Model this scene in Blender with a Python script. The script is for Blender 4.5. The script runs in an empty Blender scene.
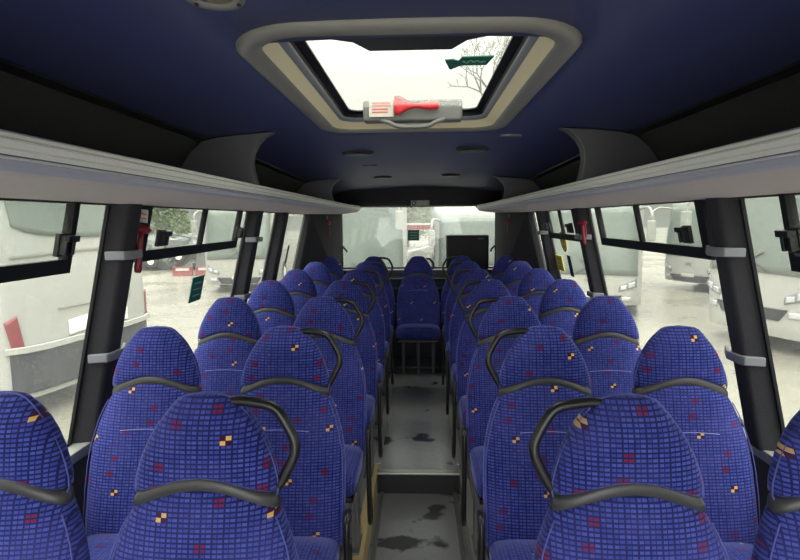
import bpy, math, random
from mathutils import Vector, Matrix
random.seed(11)
PI = math.pi
scene = bpy.context.scene
COL = scene.collection
R = math.radians

# ------------------------------------------------------------------ helpers
class MB:
    def __init__(s): s.v = []; s.f = []
    def add(s, vs, fs):
        o = len(s.v); s.v += [tuple(v) for v in vs]; s.f += [tuple(i+o for i in f) for f in fs]
    def box(s, x0, x1, y0, y1, z0, z1, M=None):
        vs = [Vector((x, y, z)) for z in (z0, z1) for y in (y0, y1) for x in (x0, x1)]
        if M is not None: vs = [M @ v for v in vs]
        s.add(vs, [(0,2,3,1),(4,5,7,6),(0,1,5,4),(2,6,7,3),(0,4,6,2),(1,3,7,5)])
    def hexa(s, b, t):           # two quads of matching corners
        s.add(list(b)+list(t), [(3,2,1,0),(4,5,6,7)]+[(i,(i+1)%4,(i+1)%4+4,i+4) for i in range(4)])
    def loft(s, rings, cap=True, closed=True):
        n = len(rings[0]); vs = [v for r in rings for v in r]; fs = []
        for k in range(len(rings)-1):
            for i in range(n if closed else n-1):
                j = (i+1) % n
                fs.append((k*n+i, k*n+j, (k+1)*n+j, (k+1)*n+i))
        if cap and closed:
            fs.append(tuple(range(n-1, -1, -1))); fs.append(tuple((len(rings)-1)*n+i for i in range(n)))
        s.add(vs, fs)
    def tube(s, pts, r, n=10, cap=True):
        pts = [Vector(p) for p in pts]; rings = []; up = None
        for i, p in enumerate(pts):
            d = (pts[min(i+1, len(pts)-1)] - pts[max(i-1, 0)]).normalized()
            if up is None: up = d.orthogonal().normalized()
            up = (up - d*up.dot(d)).normalized(); b = d.cross(up)
            rr = r[i] if isinstance(r, (list, tuple)) else r
            rings.append([p + (up*math.cos(a)+b*math.sin(a))*rr for a in [2*PI*k/n for k in range(n)]])
        s.loft(rings, cap)
    def prism(s, poly, axis, a, b):   # polygon in the two other axes, extruded along axis
        def P(u, v, w): return {'x': (w,u,v), 'y': (u,w,v), 'z': (u,v,w)}[axis]
        s.loft([[P(u,v,a) for u,v in poly], [P(u,v,b) for u,v in poly]])
    def disc(s, c, r, h, n=24, axis='z', r2=None):
        r2 = r if r2 is None else r2; poly = [(math.cos(2*PI*k/n), math.sin(2*PI*k/n)) for k in range(n)]
        def P(u, v, w): return {'x': (c[0]+w,c[1]+u,c[2]+v), 'y': (c[0]+u,c[1]+w,c[2]+v), 'z': (c[0]+u,c[1]+v,c[2]+w)}[axis]
        s.loft([[P(u*r,v*r,0) for u,v in poly], [P(u*r2,v*r2,h) for u,v in poly]])
    def build(s, name, mat, parent=None, smooth=False, bevel=0, seg=2, solid=0, loc=None, angle=None):
        me = bpy.data.meshes.new(name); me.from_pydata(s.v, [], s.f); me.validate(); me.update()
        import bmesh
        bm = bmesh.new(); bm.from_mesh(me); bmesh.ops.recalc_face_normals(bm, faces=bm.faces); bm.to_mesh(me); bm.free()
        me.materials.append(mat)
        o = bpy.data.objects.new(name, me); COL.objects.link(o)
        if parent is not None: o.parent = parent
        if loc: o.location = loc
        if smooth: me.shade_smooth()
        if solid:
            m = o.modifiers.new('s', 'SOLIDIFY'); m.thickness = solid; m.offset = 0
        if bevel:
            m = o.modifiers.new('b', 'BEVEL'); m.width = bevel; m.segments = seg; m.limit_method = 'ANGLE'; m.angle_limit = R(35)
            me.shade_smooth()
            m2 = o.modifiers.new('w', 'WEIGHTED_NORMAL'); m2.keep_sharp = True
        elif angle:
            me.shade_smooth(); me.set_sharp_from_angle(angle=R(angle))
        return o

def tag(o, label=None, cat=None, group=None, kind=None):
    if label: o['label'] = label
    if cat: o['category'] = cat
    if group: o['group'] = group
    if kind: o['kind'] = kind
    return o
def empty(name, loc=(0,0,0), rz=0):
    o = bpy.data.objects.new(name, None); COL.objects.link(o); o.location = loc; o.rotation_euler = (0,0,rz)
    o.empty_display_size = .1; return o
def copy_tree(o, parent=None):
    c = o.copy(); COL.objects.link(c); c.parent = parent
    for ch in list(o.children): copy_tree(ch, c)
    return c
def smoothpath(pts, n=6):
    pts = [Vector(p) for p in pts]; out = []
    for i in range(len(pts)-1):
        p0 = pts[max(i-1,0)]; p1 = pts[i]; p2 = pts[i+1]; p3 = pts[min(i+2,len(pts)-1)]
        for k in range(n):
            t = k/n
            out.append(.5*((2*p1)+(p2-p0)*t+(2*p0-5*p1+4*p2-p3)*t*t+(3*p1-p0-3*p2+p3)*t**3))
    out.append(pts[-1]); return out

# ------------------------------------------------------------------ materials
def newmat(name):
    m = bpy.data.materials.new(name); m.use_nodes = True; nt = m.node_tree; nt.nodes.clear(); return m, nt
class G:                      # tiny node graph builder
    def __init__(s, nt): s.nt = nt
    def n(s, t, **k):
        x = s.nt.nodes.new(t)
        for a, b in k.items(): setattr(x, a, b)
        return x
    def put(s, sock, v):
        if isinstance(v, bpy.types.NodeSocket): s.nt.links.new(v, sock)
        else: sock.default_value = v
    def m(s, op, a, b=None, c=None):
        x = s.n('ShaderNodeMath', operation=op); s.put(x.inputs[0], a)
        if b is not None: s.put(x.inputs[1], b)
        if c is not None: s.put(x.inputs[2], c)
        return x.outputs[0]
    def mix(s, f, a, b):
        x = s.n('ShaderNodeMix', data_type='RGBA'); s.put(x.inputs['Factor'], f)
        s.put(x.inputs[6], a); s.put(x.inputs[7], b); return x.outputs[2]
    def noise(s, vec, scale, detail=3, rough=.5):
        x = s.n('ShaderNodeTexNoise'); s.put(x.inputs['Scale'], scale); s.put(x.inputs['Detail'], detail); s.put(x.inputs['Roughness'], rough)
        if vec is not None: s.put(x.inputs['Vector'], vec)
        return x.outputs['Fac']
    def ramp(s, f, a, b):
        x = s.n('ShaderNodeMapRange'); x.clamp = True; s.put(x.inputs[0], f); x.inputs[1].default_value = a; x.inputs[2].default_value = b
        return x.outputs[0]
    def coord(s, w='Object'): return s.n('ShaderNodeTexCoord').outputs[w]
    def bsdf(s, **k):
        b = s.n('ShaderNodeBsdfPrincipled')
        for a, v in k.items(): s.put(b.inputs[a.replace('_', ' ')], v)
        return b
    def out(s, sh): s.put(s.n('ShaderNodeOutputMaterial').inputs[0], sh)
    def bump(s, h, strength=.3, dist=.002):
        b = s.n('ShaderNodeBump'); b.inputs['Strength'].default_value = strength; b.inputs['Distance'].default_value = dist
        s.put(b.inputs['Height'], h); return b.outputs[0]
def c4(c): return (c[0], c[1], c[2], 1)
def plain(name, col, rough=.5, metal=0, spec=.5, noise=0, nscale=30, bump=0, coat=0):
    m, nt = newmat(name); g = G(nt); b = g.bsdf(Roughness=rough, Metallic=metal)
    b.inputs['Specular IOR Level'].default_value = spec
    b.inputs['Coat Weight'].default_value = coat
    f = g.noise(g.coord(), nscale, 4)
    if noise:
        g.put(b.inputs['Base Color'], g.mix(f, c4([x*(1-noise) for x in col]), c4([min(1, x*(1+noise)) for x in col])))
    else: b.inputs['Base Color'].default_value = c4(col)
    if bump: g.put(b.inputs['Normal'], g.bump(f, bump))
    g.out(b.outputs[0]); return m
def emis(name, col, st):
    m, nt = newmat(name); g = G(nt); e = g.n('ShaderNodeEmission'); e.inputs[0].default_value = c4(col); e.inputs[1].default_value = st
    g.out(e.outputs[0]); return m

def fabric(name, cushion=False):
    m, nt = newmat(name); g = G(nt)
    sep = g.n('ShaderNodeSeparateXYZ'); g.put(sep.inputs[0], g.coord())
    rnd = g.n('ShaderNodeObjectInfo').outputs['Random']
    ou = g.m('FLOOR', g.m('MULTIPLY', rnd, 97)); ov = g.m('FLOOR', g.m('MULTIPLY', g.m('FRACT', g.m('MULTIPLY', rnd, 13.7)), 61))
    vv = g.m('SUBTRACT', sep.outputs[2], sep.outputs[1]) if cushion else sep.outputs[2]
    u = g.m('ADD', g.m('DIVIDE', g.m('ADD', sep.outputs[0], 2), .0124), ou)
    v = g.m('ADD', g.m('DIVIDE', g.m('ADD', vv, 2), .0100), ov)
    fu, fv = g.m('FRACT', u), g.m('FRACT', v); iu, iv = g.m('FLOOR', u), g.m('FLOOR', v)
    cell = g.m('MULTIPLY', g.m('GREATER_THAN', fu, g.m('ADD', .17, g.m('MULTIPLY', g.m('MODULO', iu, 2), .16))), g.m('GREATER_THAN', fv, .40))
    cv = g.n('ShaderNodeCombineXYZ'); g.put(cv.inputs[0], iu); g.put(cv.inputs[1], iv)
    wn = g.n('ShaderNodeTexWhiteNoise'); g.put(wn.inputs['Vector'], cv.outputs[0])
    cc = g.mix(wn.outputs[0], (.036,.055,.30,1), (.075,.100,.45,1))
    col = g.mix(cell, (.012,.015,.095,1), cc)
    big = g.noise(g.coord(), 7, 2)
    # supercell with one yellow pair and red clusters
    row = g.m('FLOOR', g.m('DIVIDE', iv, 17))
    U = g.m('MODULO', g.m('ADD', iu, g.m('MULTIPLY', row, 8)), 19); V = g.m('MODULO', iv, 17)
    def at(a, b, w=0, h=0):
        q = g.m('MULTIPLY', g.m('GREATER_THAN', U, a-.5), g.m('LESS_THAN', U, a+w+.5))
        p = g.m('MULTIPLY', g.m('GREATER_THAN', V, b-.5), g.m('LESS_THAN', V, b+h+.5))
        return g.m('MULTIPLY', q, p)
    solid = g.m('MULTIPLY', g.m('GREATER_THAN', fu, .08), g.m('GREATER_THAN', fv, .1))
    ylw = g.m('ADD', at(4,8), at(5,9)); drk = g.m('ADD', at(4,9), at(5,8))
    red = g.m('ADD', g.m('ADD', at(11,2,1,1), at(14,11,1,1)), at(2,14,1,1))
    col = g.mix(g.m('MULTIPLY', red, cell), col, (.20,.012,.05,1))
    col = g.mix(drk, col, (.05,.005,.02,1))
    col = g.mix(g.m('MULTIPLY', ylw, solid), col, (.80,.50,.14,1))
    lit_sheen = g.ramp(big, .35, .75)  # purple sheen of lit fabric, blended into the colour in noise patches
    col = g.mix(g.m('MULTIPLY', lit_sheen, .30), col, (.10,.10,.36,1))
    b = g.bsdf(Roughness=.85); g.put(b.inputs['Base Color'], col)
    b.inputs['Specular IOR Level'].default_value = .15
    b.inputs['Sheen Weight'].default_value = .55; b.inputs['Sheen Roughness'].default_value = .35
    b.inputs['Sheen Tint'].default_value = (.42,.45,1,1)
    g.put(b.inputs['Normal'], g.bump(g.m('ADD', g.noise(g.coord(), 900, 2), cell), .35, .0012))
    g.out(b.outputs[0]); return m

def glass(name, haze=.10, tint=(1,1,1), drops=.5, scale=95, streak=False):
    m, nt = newmat(name); g = G(nt)
    tr = g.n('ShaderNodeBsdfTransparent'); tr.inputs[0].default_value = c4(tint)
    gl = g.n('ShaderNodeBsdfGlossy'); gl.inputs['Roughness'].default_value = .03
    co = g.coord()
    d1 = g.n('ShaderNodeTexVoronoi'); d1.inputs['Scale'].default_value = scale; g.put(d1.inputs['Vector'], co)
    drop = g.m('SUBTRACT', 1, g.ramp(d1.outputs['Distance'], .12, .34))
    zone = g.ramp(g.noise(co, 2.2, 3), .42, .68)
    drop = g.m('MULTIPLY', g.m('MULTIPLY', drop, g.m('ADD', g.m('MULTIPLY', zone, .75), .25)), drops)
    cl = g.m('MULTIPLY', g.ramp(g.noise(co, 1.3, 5, .6), .3, .8), haze)
    f = g.m('ADD', g.m('MULTIPLY', drop, .55), g.m('ADD', cl, haze*.35))
    di = g.n('ShaderNodeBsdfDiffuse'); di.inputs[0].default_value = (.55,.58,.56,1)
    tl = g.n('ShaderNodeBsdfTranslucent'); tl.inputs[0].default_value = (.5,.52,.5,1)
    a = g.n('ShaderNodeAddShader'); g.put(a.inputs[0], di.outputs[0]); g.put(a.inputs[1], tl.outputs[0])
    hz = g.n('ShaderNodeMixShader'); hz.inputs[0].default_value = .6; g.put(hz.inputs[1], di.outputs[0]); g.put(hz.inputs[2], tl.outputs[0])
    m1 = g.n('ShaderNodeMixShader'); m1.inputs[0].default_value = .05; g.put(m1.inputs[1], tr.outputs[0]); g.put(m1.inputs[2], gl.outputs[0])
    m2 = g.n('ShaderNodeMixShader'); g.put(m2.inputs[0], f); g.put(m2.inputs[1], m1.outputs[0]); g.put(m2.inputs[2], hz.outputs[0])
    g.put(gl.inputs['Normal'], g.bump(drop, .5, .002))
    g.out(m2.outputs[0]); return m

def floor_mat(name):
    m, nt = newmat(name); g = G(nt); co = g.coord()
    spk = g.noise(co, 260, 2)
    wet = g.ramp(g.noise(co, 2.6, 4, .5), .60, .63)
    base = g.mix(spk, (.20,.202,.205,1), (.34,.343,.35,1))
    base = g.mix(wet, base, (.075,.077,.08,1))
    b = g.bsdf(); g.put(b.inputs['Base Color'], base)
    g.put(b.inputs['Roughness'], g.m('SUBTRACT', .26, g.m('MULTIPLY', wet, .16)))
    b.inputs['Specular IOR Level'].default_value = .6
    g.put(b.inputs['Normal'], g.bump(g.noise(co, 22, 3), .5, .004)); g.out(b.outputs[0]); return m

def ground_mat():
    m, nt = newmat('wet_tarmac'); g = G(nt); co = g.coord()
    f = g.ramp(g.noise(co, .35, 5, .6), .3, .7); s = g.noise(co, 20, 4)
    c = g.mix(f, (.185,.178,.148,1), (.25,.24,.20,1)); c = g.mix(g.m('MULTIPLY', s, .35), c, (.13,.125,.11,1))
    b = g.bsdf(); g.put(b.inputs['Base Color'], c); g.put(b.inputs['Roughness'], g.m('ADD', .12, g.m('MULTIPLY', f, .35)))
    g.put(b.inputs['Normal'], g.bump(s, .3, .01)); g.out(b.outputs[0]); return m

M = {}
M['fab'] = fabric('chequered_seat_fabric'); M['fabc'] = fabric('chequered_cushion_fabric', True)
M['pipe'] = plain('seat_piping', (.08,.095,.38), .6)
M['band'] = plain('grey_rubber_band', (.050,.051,.055), .38, noise=.1)
M['handle'] = plain('black_foam_grip', (.012,.012,.013), .33, noise=.2, nscale=200)
M['legm'] = plain('grey_metal_leg', (.16,.165,.17), .38, .3)
M['blackp'] = plain('black_plastic', (.010,.010,.012), .35)
M['rubber'] = plain('black_window_rubber', (.008,.009,.012), .6, spec=.25)
M['pillar'] = plain('charcoal_carpet_trim', (.030,.030,.037), .9, noise=.45, nscale=160, bump=.4)
M['lining'] = plain('charcoal_rack_lining', (.032,.032,.037), .85, noise=.3, nscale=120)
M['bracket'] = plain('dark_grey_moulding', (.12,.122,.13), .5)
M['greyp'] = plain('mid_grey_plastic', (.22,.235,.26), .4)
M['ceil'] = plain('navy_ceiling_felt', (.055,.066,.175), .5, noise=.12, nscale=300, bump=.2)
M['alu'] = plain('pale_aluminium', (.90,.90,.85), .35, 0)
M['alu_shade'] = plain('aluminium_groove_shade', (.16,.16,.16), .5, 0)
M['lav'] = plain('lavender_grey_lip', (.45,.46,.55), .5)
M['soffit'] = plain('taupe_rack_underside', (.58,.52,.49), .75, noise=.05, nscale=60)
M['surround'] = plain('grey_hatch_moulding', (.26,.255,.225), .42)
M['cream'] = plain('cream_hatch_lining', (.92,.82,.54), .5)
M['wallp'] = plain('dark_wall_panel', (.040,.042,.05), .7, noise=.2, nscale=80)
M['sill'] = plain('grey_window_sill', (.30,.31,.30), .5)
M['beige'] = plain('beige_step_edge', (.55,.43,.22), .55, noise=.15, nscale=12)
M['edge'] = plain('metal_step_nosing', (.46,.46,.43), .3, .5)
M['floor'] = floor_mat('wet_speckled_vinyl')
M['riser'] = plain('black_step_riser', (.014,.014,.016), .45)
M['glass'] = glass('wet_window_glass', .06, (.62,.62,.585), .5)
M['glassc'] = glass('hopper_window_glass', .03, (.93,.95,.94), .5)
M['glassr'] = glass('wet_rear_glass', .05, (.55,.56,.53), .5)
M['glassh'] = glass('wet_hatch_glass', .10, (.55,.55,.51), .9, 80)
M['red'] = plain('red_plastic', (.62,.02,.03), .4)
M['dred'] = plain('dark_red_plastic', (.22,.015,.03), .4)
M['white'] = plain('white_label', (.55,.54,.49), .5)
M['txt'] = plain('label_print_grey', (.25,.25,.25), .6)
M['redprint'] = plain('label_print_red', (.6,.1,.08), .6)
M['green'] = plain('green_sticker', (.012,.15,.10), .5)
M['lgreen'] = plain('pale_green_print', (.25,.55,.42), .5)
M['yellow'] = plain('yellow_sticker', (.85,.68,.06), .5)
M['chrome'] = plain('chrome_reflector', (.8,.75,.6), .15, 1)
M['paint'] = plain('white_coach_paint', (.38,.385,.365), .25, coat=.4, noise=.02, nscale=2)
M['paint2'] = plain('cream_white_coach_paint', (.36,.36,.335), .25, coat=.4)
M['screen'] = plain('coach_windscreen_glass', (.15,.18,.165), .10, spec=.5, coat=.15, noise=.25, nscale=1.2)
M['darkb'] = plain('dark_bumper', (.022,.025,.032), .5)
M['lamp'] = plain('headlamp_lens', (.62,.65,.67), .08, .5)
M['lampd'] = plain('headlamp_bezel', (.20,.21,.22), .3)
M['tail'] = plain('red_lamp_lens', (.20,.02,.025), .2)
M['tyre'] = plain('tyre_rubber', (.02,.02,.02), .8)
M['leaf'] = plain('wet_leaves', (.09,.13,.035), .6, noise=.5, nscale=3)
M['bark'] = plain('bare_bark', (.07,.065,.055), .9)
M['scrap'] = plain('grey_scrap_metal', (.20,.21,.21), .6, .3, noise=.5, nscale=4)
M['shed'] = plain('pale_shed_cladding', (.50,.52,.50), .7, noise=.05, nscale=3)

# ------------------------------------------------------------------ bus interior dimensions
def wallX(z):                 # half width of the body at height z, walls lean inward
    return 1.305 - max(0, z-.70)*.240
def ceilz(x, y): return 1.95 - .05*(x/.9)**2 - max(0, y-2.6)*.020
YB = 6.06                     # rear wall
YF = -2.6                     # cab end left open behind the camera

# floor -----------------------------------------------------------------
b = MB(); b.box(-.26, .26, 3.12, YB, -.06, 0); b.box(-.26, .26, YF, 3.12, -.20, -.14)
f = b.build('floor', M['floor']); f['kind'] = 'structure'
b = MB()
for s in (-1, 1): b.box(min(s*.26, s*1.31), max(s*.26, s*1.31), YF, YB, -.20, 0)
f = b.build('floor', M['floor']); f.name = 'floor_platform'; f['kind'] = 'structure'
b = MB(); b.box(-.259, .259, 3.105, 3.12, -.14, -.012); t = b.build('trim_1', M['riser']); t['kind'] = 'structure'
b = MB(); b.box(-.259, .259, 3.085, 3.135, -.012, .003); t = b.build('trim_2', M['edge'], bevel=.004); t['kind'] = 'structure'
b = MB(); b.box(-.30, -.252, YF, 3.2, -.012, .006); b.box(-.262, -.252, YF, 3.2, -.139, -.01); t = b.build('trim_3', M['beige'], bevel=.003); t['kind'] = 'structure'
b = MB(); b.box(.252, .30, YF, 3.2, -.012, .006); b.box(.252, .262, YF, 3.2, -.139, -.01); t = b.build('trim_4', M['edge'], bevel=.003); t['kind'] = 'structure'
b = MB()
for s in (-1, 1): b.box(s*.262-.022, s*.262+.022, 3.2, 5.2, .0, .007)
t = b.build('trim_5', M['edge'], bevel=.003); t['kind'] = 'structure'
b = MB()
for s in (-1, 1): b.box(s*.225-.012, s*.225+.012, YF, 3.18, -.14, -.128)
t = b.build('trim_6', M['bracket'], bevel=.003); t['kind'] = 'structure'

# side walls ----------------------------------------------------------------
SILL, TOPW = .70, 1.618
for s, nm in ((-1, 'wall_left'), (1, 'wall_right')):
    b = MB()
    b.hexa([(s*1.305,YF,-.2),(s*1.36,YF,-.2),(s*1.36,YB,-.2),(s*1.305,YB,-.2)], [(s*1.305,YF,SILL),(s*1.36,YF,SILL),(s*1.36,YB,SILL),(s*1.305,YB,SILL)])
    x1 = wallX(TOPW)
    b.hexa([(s*x1,YF,TOPW),(s*(x1+.05),YF,TOPW),(s*(x1+.05),YB,TOPW),(s*x1,YB,TOPW)], [(s*1.02,YF,2.0),(s*1.09,YF,2.0),(s*1.09,YB,2.0),(s*1.02,YB,2.0)])
    w = b.build(nm, M['wallp']); w['kind'] = 'structure'
    b = MB(); b.box(min(s*1.24,s*1.325), max(s*1.24,s*1.325), YF, 5.9, SILL-.03, SILL+.01)
    t = b.build('baseboard_left' if s < 0 else 'baseboard_right', M['sill'], bevel=.005); t['kind'] = 'structure'
    t.name = 'trim_7' if s < 0 else 'trim_8'

# pillars --------------------------------------------------------------------
def pillar(n, s, y0, y1, hold=True, inn=.075, both=True):
    xb, xt = wallX(SILL), wallX(TOPW)
    b = MB()
    b.hexa([(s*(xb-inn),y0+.025,SILL),(s*(xb+.02),y0,SILL),(s*(xb+.02),y1,SILL),(s*(xb-inn),y1-.045,SILL)],
           [(s*(xt-inn+.01),y0+.025,TOPW+.02),(s*(xt+.02),y0,TOPW+.02),(s*(xt+.02),y1,TOPW+.02),(s*(xt-inn+.01),y1-.045,TOPW+.02)])
    o = b.build('trim_%d' % n, M['pillar'], bevel=.015); o['kind'] = 'structure'
    if hold:
        for z in ((1.42, 1.04) if both else (1.42,)):
            x = wallX(z)-inn
            q = MB()
            q.prism([(s*(x+.06), y0-.01), (s*(x-.004), y0+.006), (s*(x-.014), y0+.03), (s*(x-.014), y1-.05), (s*(x+.03), y1+.04), (s*(x+.045), y1+.04), (s*(x+.004), y1-.045), (s*(x+.002), y0+.03), (s*(x+.062), y0+.006)], 'z', z-.016, z+.016)
            q.build('curtain_holder', M['greyp'], o, bevel=.004)
    return o
pillar(9, -1, 1.87, 2.03); pillar(10, 1, 1.84, 1.99)
pillar(11, -1, 3.42, 3.60); pillar(12, 1, 3.46, 3.62)
pillar(13, -1, 4.10, 4.30, False); pillar(14, 1, 4.62, 4.78, True, .075, False)
pillar(15, -1, .20, .42); pillar(16, 1, .20, .42)
pillar(17, -1, -1.4, -1.2, False); pillar(18, 1, -1.4, -1.2, False)

# windows -----------------------------------------------------------------
wn = [0]
def window(s, y0, y1, hop=None, seal=.010):
    wn[0] += 1
    e = empty('window_%d' % wn[0], (0,(y0+y1)/2,0)); e['kind'] = 'structure'; yc = (y0+y1)/2
    def W(z, d=0): return s*(wallX(z)+d)
    y0 -= yc; y1 -= yc
    b = MB(); b.hexa([(W(SILL,.008),y0,SILL),(W(SILL,.013),y0,SILL),(W(SILL,.013),y1,SILL),(W(SILL,.008),y1,SILL)],
                     [(W(TOPW,.008),y0,TOPW),(W(TOPW,.013),y0,TOPW),(W(TOPW,.013),y1,TOPW),(W(TOPW,.008),y1,TOPW)])
    b.build('pane', M['glass'], e)
    b = MB()
    def bar(ya, yb, za, zb, d0=-.003, d1=.009):
        b.hexa([(W(za,d0),ya,za),(W(za,d1),ya,za),(W(za,d1),yb,za),(W(za,d0),yb,za)],
               [(W(zb,d0),ya,zb),(W(zb,d1),ya,zb),(W(zb,d1),yb,zb),(W(zb,d0),yb,zb)])
    bar(y0, y0+seal, SILL, TOPW); bar(y1-seal, y1, SILL, TOPW); bar(y0, y1, SILL, SILL+.02); bar(y0, y1, TOPW-.004, TOPW)
    b.build('window_seal', M['rubber'], e)
    if hop:
        ha, hb, mull, zb_, catches, cm = hop
        ha -= yc; hb -= yc
        b = MB(); w = .05
        bar(ha, hb, zb_-.045, zb_, -.03, .0); bar(ha, hb, TOPW-.012, TOPW-.003, -.02, 0)
        bar(ha, ha+w, zb_-.005, TOPW-.004, -.03, 0); bar(hb-w*.5, hb, zb_-.005, TOPW-.004, -.03, 0)
        b.build('hopper_frame', M['rubber'], e)
        b = MB(); bar(ha+.02, hb-.02, zb_-.01, TOPW-.01, -.018, -.014); b.build('hopper_pane', M['glassc'], e)
        if mull:
            b = MB(); bar(mull-yc-.012, mull-yc+.012, zb_-.005, TOPW-.005, -.028, -.006); b.build('mullion', M['rubber'], e)
        for cy in catches:
            cy -= yc; z = 1.475; x = wallX(z)-.03
            b = MB(); b.box(-.018, 0, -.035, .035, -.045, .045); b.box(-.045, -.015, -.028, -.012, -.035, .04); b.box(-.045, -.015, .012, .028, -.035, .04); b.box(-.055, -.035, -.034, .034, .02, .045)
            o = b.build('window_catch', M['blackp'], e, bevel=.003); o.scale = (.8,.8,.8); o.location = (s*x, cy, z); o.rotation_euler = (0, s*R(-13.5), 0 if s > 0 else PI)
            if s < 0: o.rotation_euler = (0, R(-13.5), PI); 
    return e
window(-1, .42, 1.87, (.46, 1.66, None, 1.425, (1.59,), 0))
window(-1, 2.03, 3.42, (2.07, 3.22, 2.68, 1.425, (2.21, 3.17), 0))
window(-1, 3.62, 4.10)
window(-1, 4.30, 5.18)
window(1, .42, 1.84, (.46, 1.60, None, 1.425, (1.55,), 0))
window(1, 1.99, 3.46, (2.03, 3.24, 2.66, 1.425, (2.16,), 0))
window(1, 3.66, 4.62, (3.69, 4.50, 4.10, 1.425, (3.79, 4.44), 0))
window(1, 4.78, 5.18)
window(-1, -1.2, .20); window(1, -1.2, .20); window(-1, -2.6, -1.4); window(1, -2.6, -1.4)

# rear wall, corner panels, rear window ----------------------------------------
ZB, ZT = .98, 1.715
b = MB(); b.box(-1.3, 1.3, YB, YB+.06, -.2, ZB); b.box(-1.1, 1.1, YB, YB+.06, ZT, 2.0)
w = b.build('wall_back', M['wallp']); w['kind'] = 'structure'
n = 19
for s in (-1, 1):
    b = MB()
    for (za, zb) in ((.0, SILL), (SILL, TOPW+.03), (TOPW+.03, 1.95)):
        xa, xb = wallX(za), wallX(zb)
        b.hexa([(s*(xa-.01),5.18,za),(s*(xa+.03),5.18,za),(s*(xa+.03),YB+.05,za),(s*.885,YB,za)],
               [(s*(xb-.01),5.18,zb),(s*(xb+.03),5.18,zb),(s*(xb+.03),YB+.05,zb),(s*.865,YB,zb)])
    o = b.build('trim_%d' % n, M['lining']); o['kind'] = 'structure'; n += 1
    b = MB(); b.hexa([(s*(wallX(.7)-.05),5.16,.7),(s*(wallX(.7)+.01),5.14,.7),(s*(wallX(.7)+.01),5.24,.7),(s*(wallX(.7)-.05),5.23,.7)],
                     [(s*(wallX(1.62)-.05),5.16,1.62),(s*(wallX(1.62)+.01),5.14,1.62),(s*(wallX(1.62)+.01),5.24,1.62),(s*(wallX(1.62)-.05),5.23,1.62)])
    o = b.build('trim_%d' % n, M['pillar'], bevel=.012); o['kind'] = 'structure'; n += 1
e = empty('window_13', (0, YB, 0)); e['kind'] = 'structure'
b = MB(); b.box(-.90, .90, .02, .026, ZB, ZT); b.build('pane', M['glassr'], e)
b = MB()
for x in (-.89, .87): b.box(x, x+.02, -.004, .04, ZB, ZT)
b.box(-.87, .87, -.004, .04, ZB, ZB+.02); b.box(-.87, .87, -.004, .04, ZT-.02, ZT); b.build('window_seal', M['rubber'], e)
b = MB(); b.box(-.88, .88, 5.90, YB-.004, .93, .985); b.box(-.88, .88, 5.90, 5.93, .86, .93)
o = b.build('trim_%d' % n, M['bracket'], bevel=.01); o['kind'] = 'structure'; n += 1
# rear header: curved dark panel with a lower lip
b = MB()
P = []
for k in range(25):
    x = -.92 + 1.84*k/24
    yy = 5.80 + .16*abs(x/.92)**3
    zb = 1.685
    zt = ceilz(x, 5.85)+.01
    P.append([(x,yy+.06,zb),(x,yy,zb+.012),(x,yy-.01,zb+.05),(x,yy-.035,zb+.07),(x,yy-.05,zt),(x,yy+.1,zt),(x,YB-.002,zb+.0)])
b.loft(P); o = b.build('trim_%d' % n, M['lining'], angle=40); o['kind'] = 'structure'; n += 1

# ceiling with the hatch opening --------------------------------------------------
HX, HY0, HY1 = .36, 1.25, 2.42
xs = [-.92+.0001] + [-.9+.06*i for i in range(31)] + [.92]
xs = sorted(set([round(x, 4) for x in xs])); ys = [YF, -.5, 0, .4, .8, 1.0, 1.25, 1.5, 1.8, 2.1, 2.42, 2.6] + [2.8+.25*i for i in range(14)]
ys = [y for y in ys if y < YB] + [YB]
b = MB()
nx = len(xs); vs = []; fs = []
for y in ys:
    for x in xs: vs.append((x, y, ceilz(x, y)))
for j in range(len(ys)-1):
    for i in range(nx-1):
        xm = (xs[i]+xs[i+1])/2; ym = (ys[j]+ys[j+1])/2
        if abs(xm) < HX and HY0 < ym < HY1: continue
        fs.append((j*nx+i, j*nx+i+1, (j+1)*nx+i+1, (j+1)*nx+i))
b.add(vs, fs); c = b.build('ceiling', M['ceil'], smooth=True); c['kind'] = 'structure'
mod = c.modifiers.new('s', 'SOLIDIFY'); mod.thickness = .025; mod.offset = 1 if c.data.polygons[0].normal.z > 0 else -1
# side linings above the racks, black strip painting the shadow in the ceiling gap
for s in (-1, 1):
    b = MB(); rings = []
    for y in (YF, 0, 1, 2, 2.6, 3.5, 4.5, 5.5, YB):
        z0 = ceilz(.92, y)
        rings.append([(s*.935,y,z0-.006),(s*.95,y,z0-.02),(s*1.00,y,z0-.09),(s*1.045,y,1.74),(s*1.065,y,1.60),(s*1.09,y,1.60),(s*1.09,y,z0+.02),(s*.935,y,z0+.02)])
    b.loft(rings); o = b.build('trim_%d' % n, M['lining'], angle=50); o['kind'] = 'structure'; n += 1
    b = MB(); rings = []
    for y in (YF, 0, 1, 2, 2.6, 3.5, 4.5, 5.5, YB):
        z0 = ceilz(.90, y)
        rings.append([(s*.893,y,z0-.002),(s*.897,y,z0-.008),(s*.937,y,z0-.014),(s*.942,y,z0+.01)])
    b.loft(rings); o = b.build('trim_%d' % n, M['blackp']); o['kind'] = 'structure'; n += 1

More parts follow.
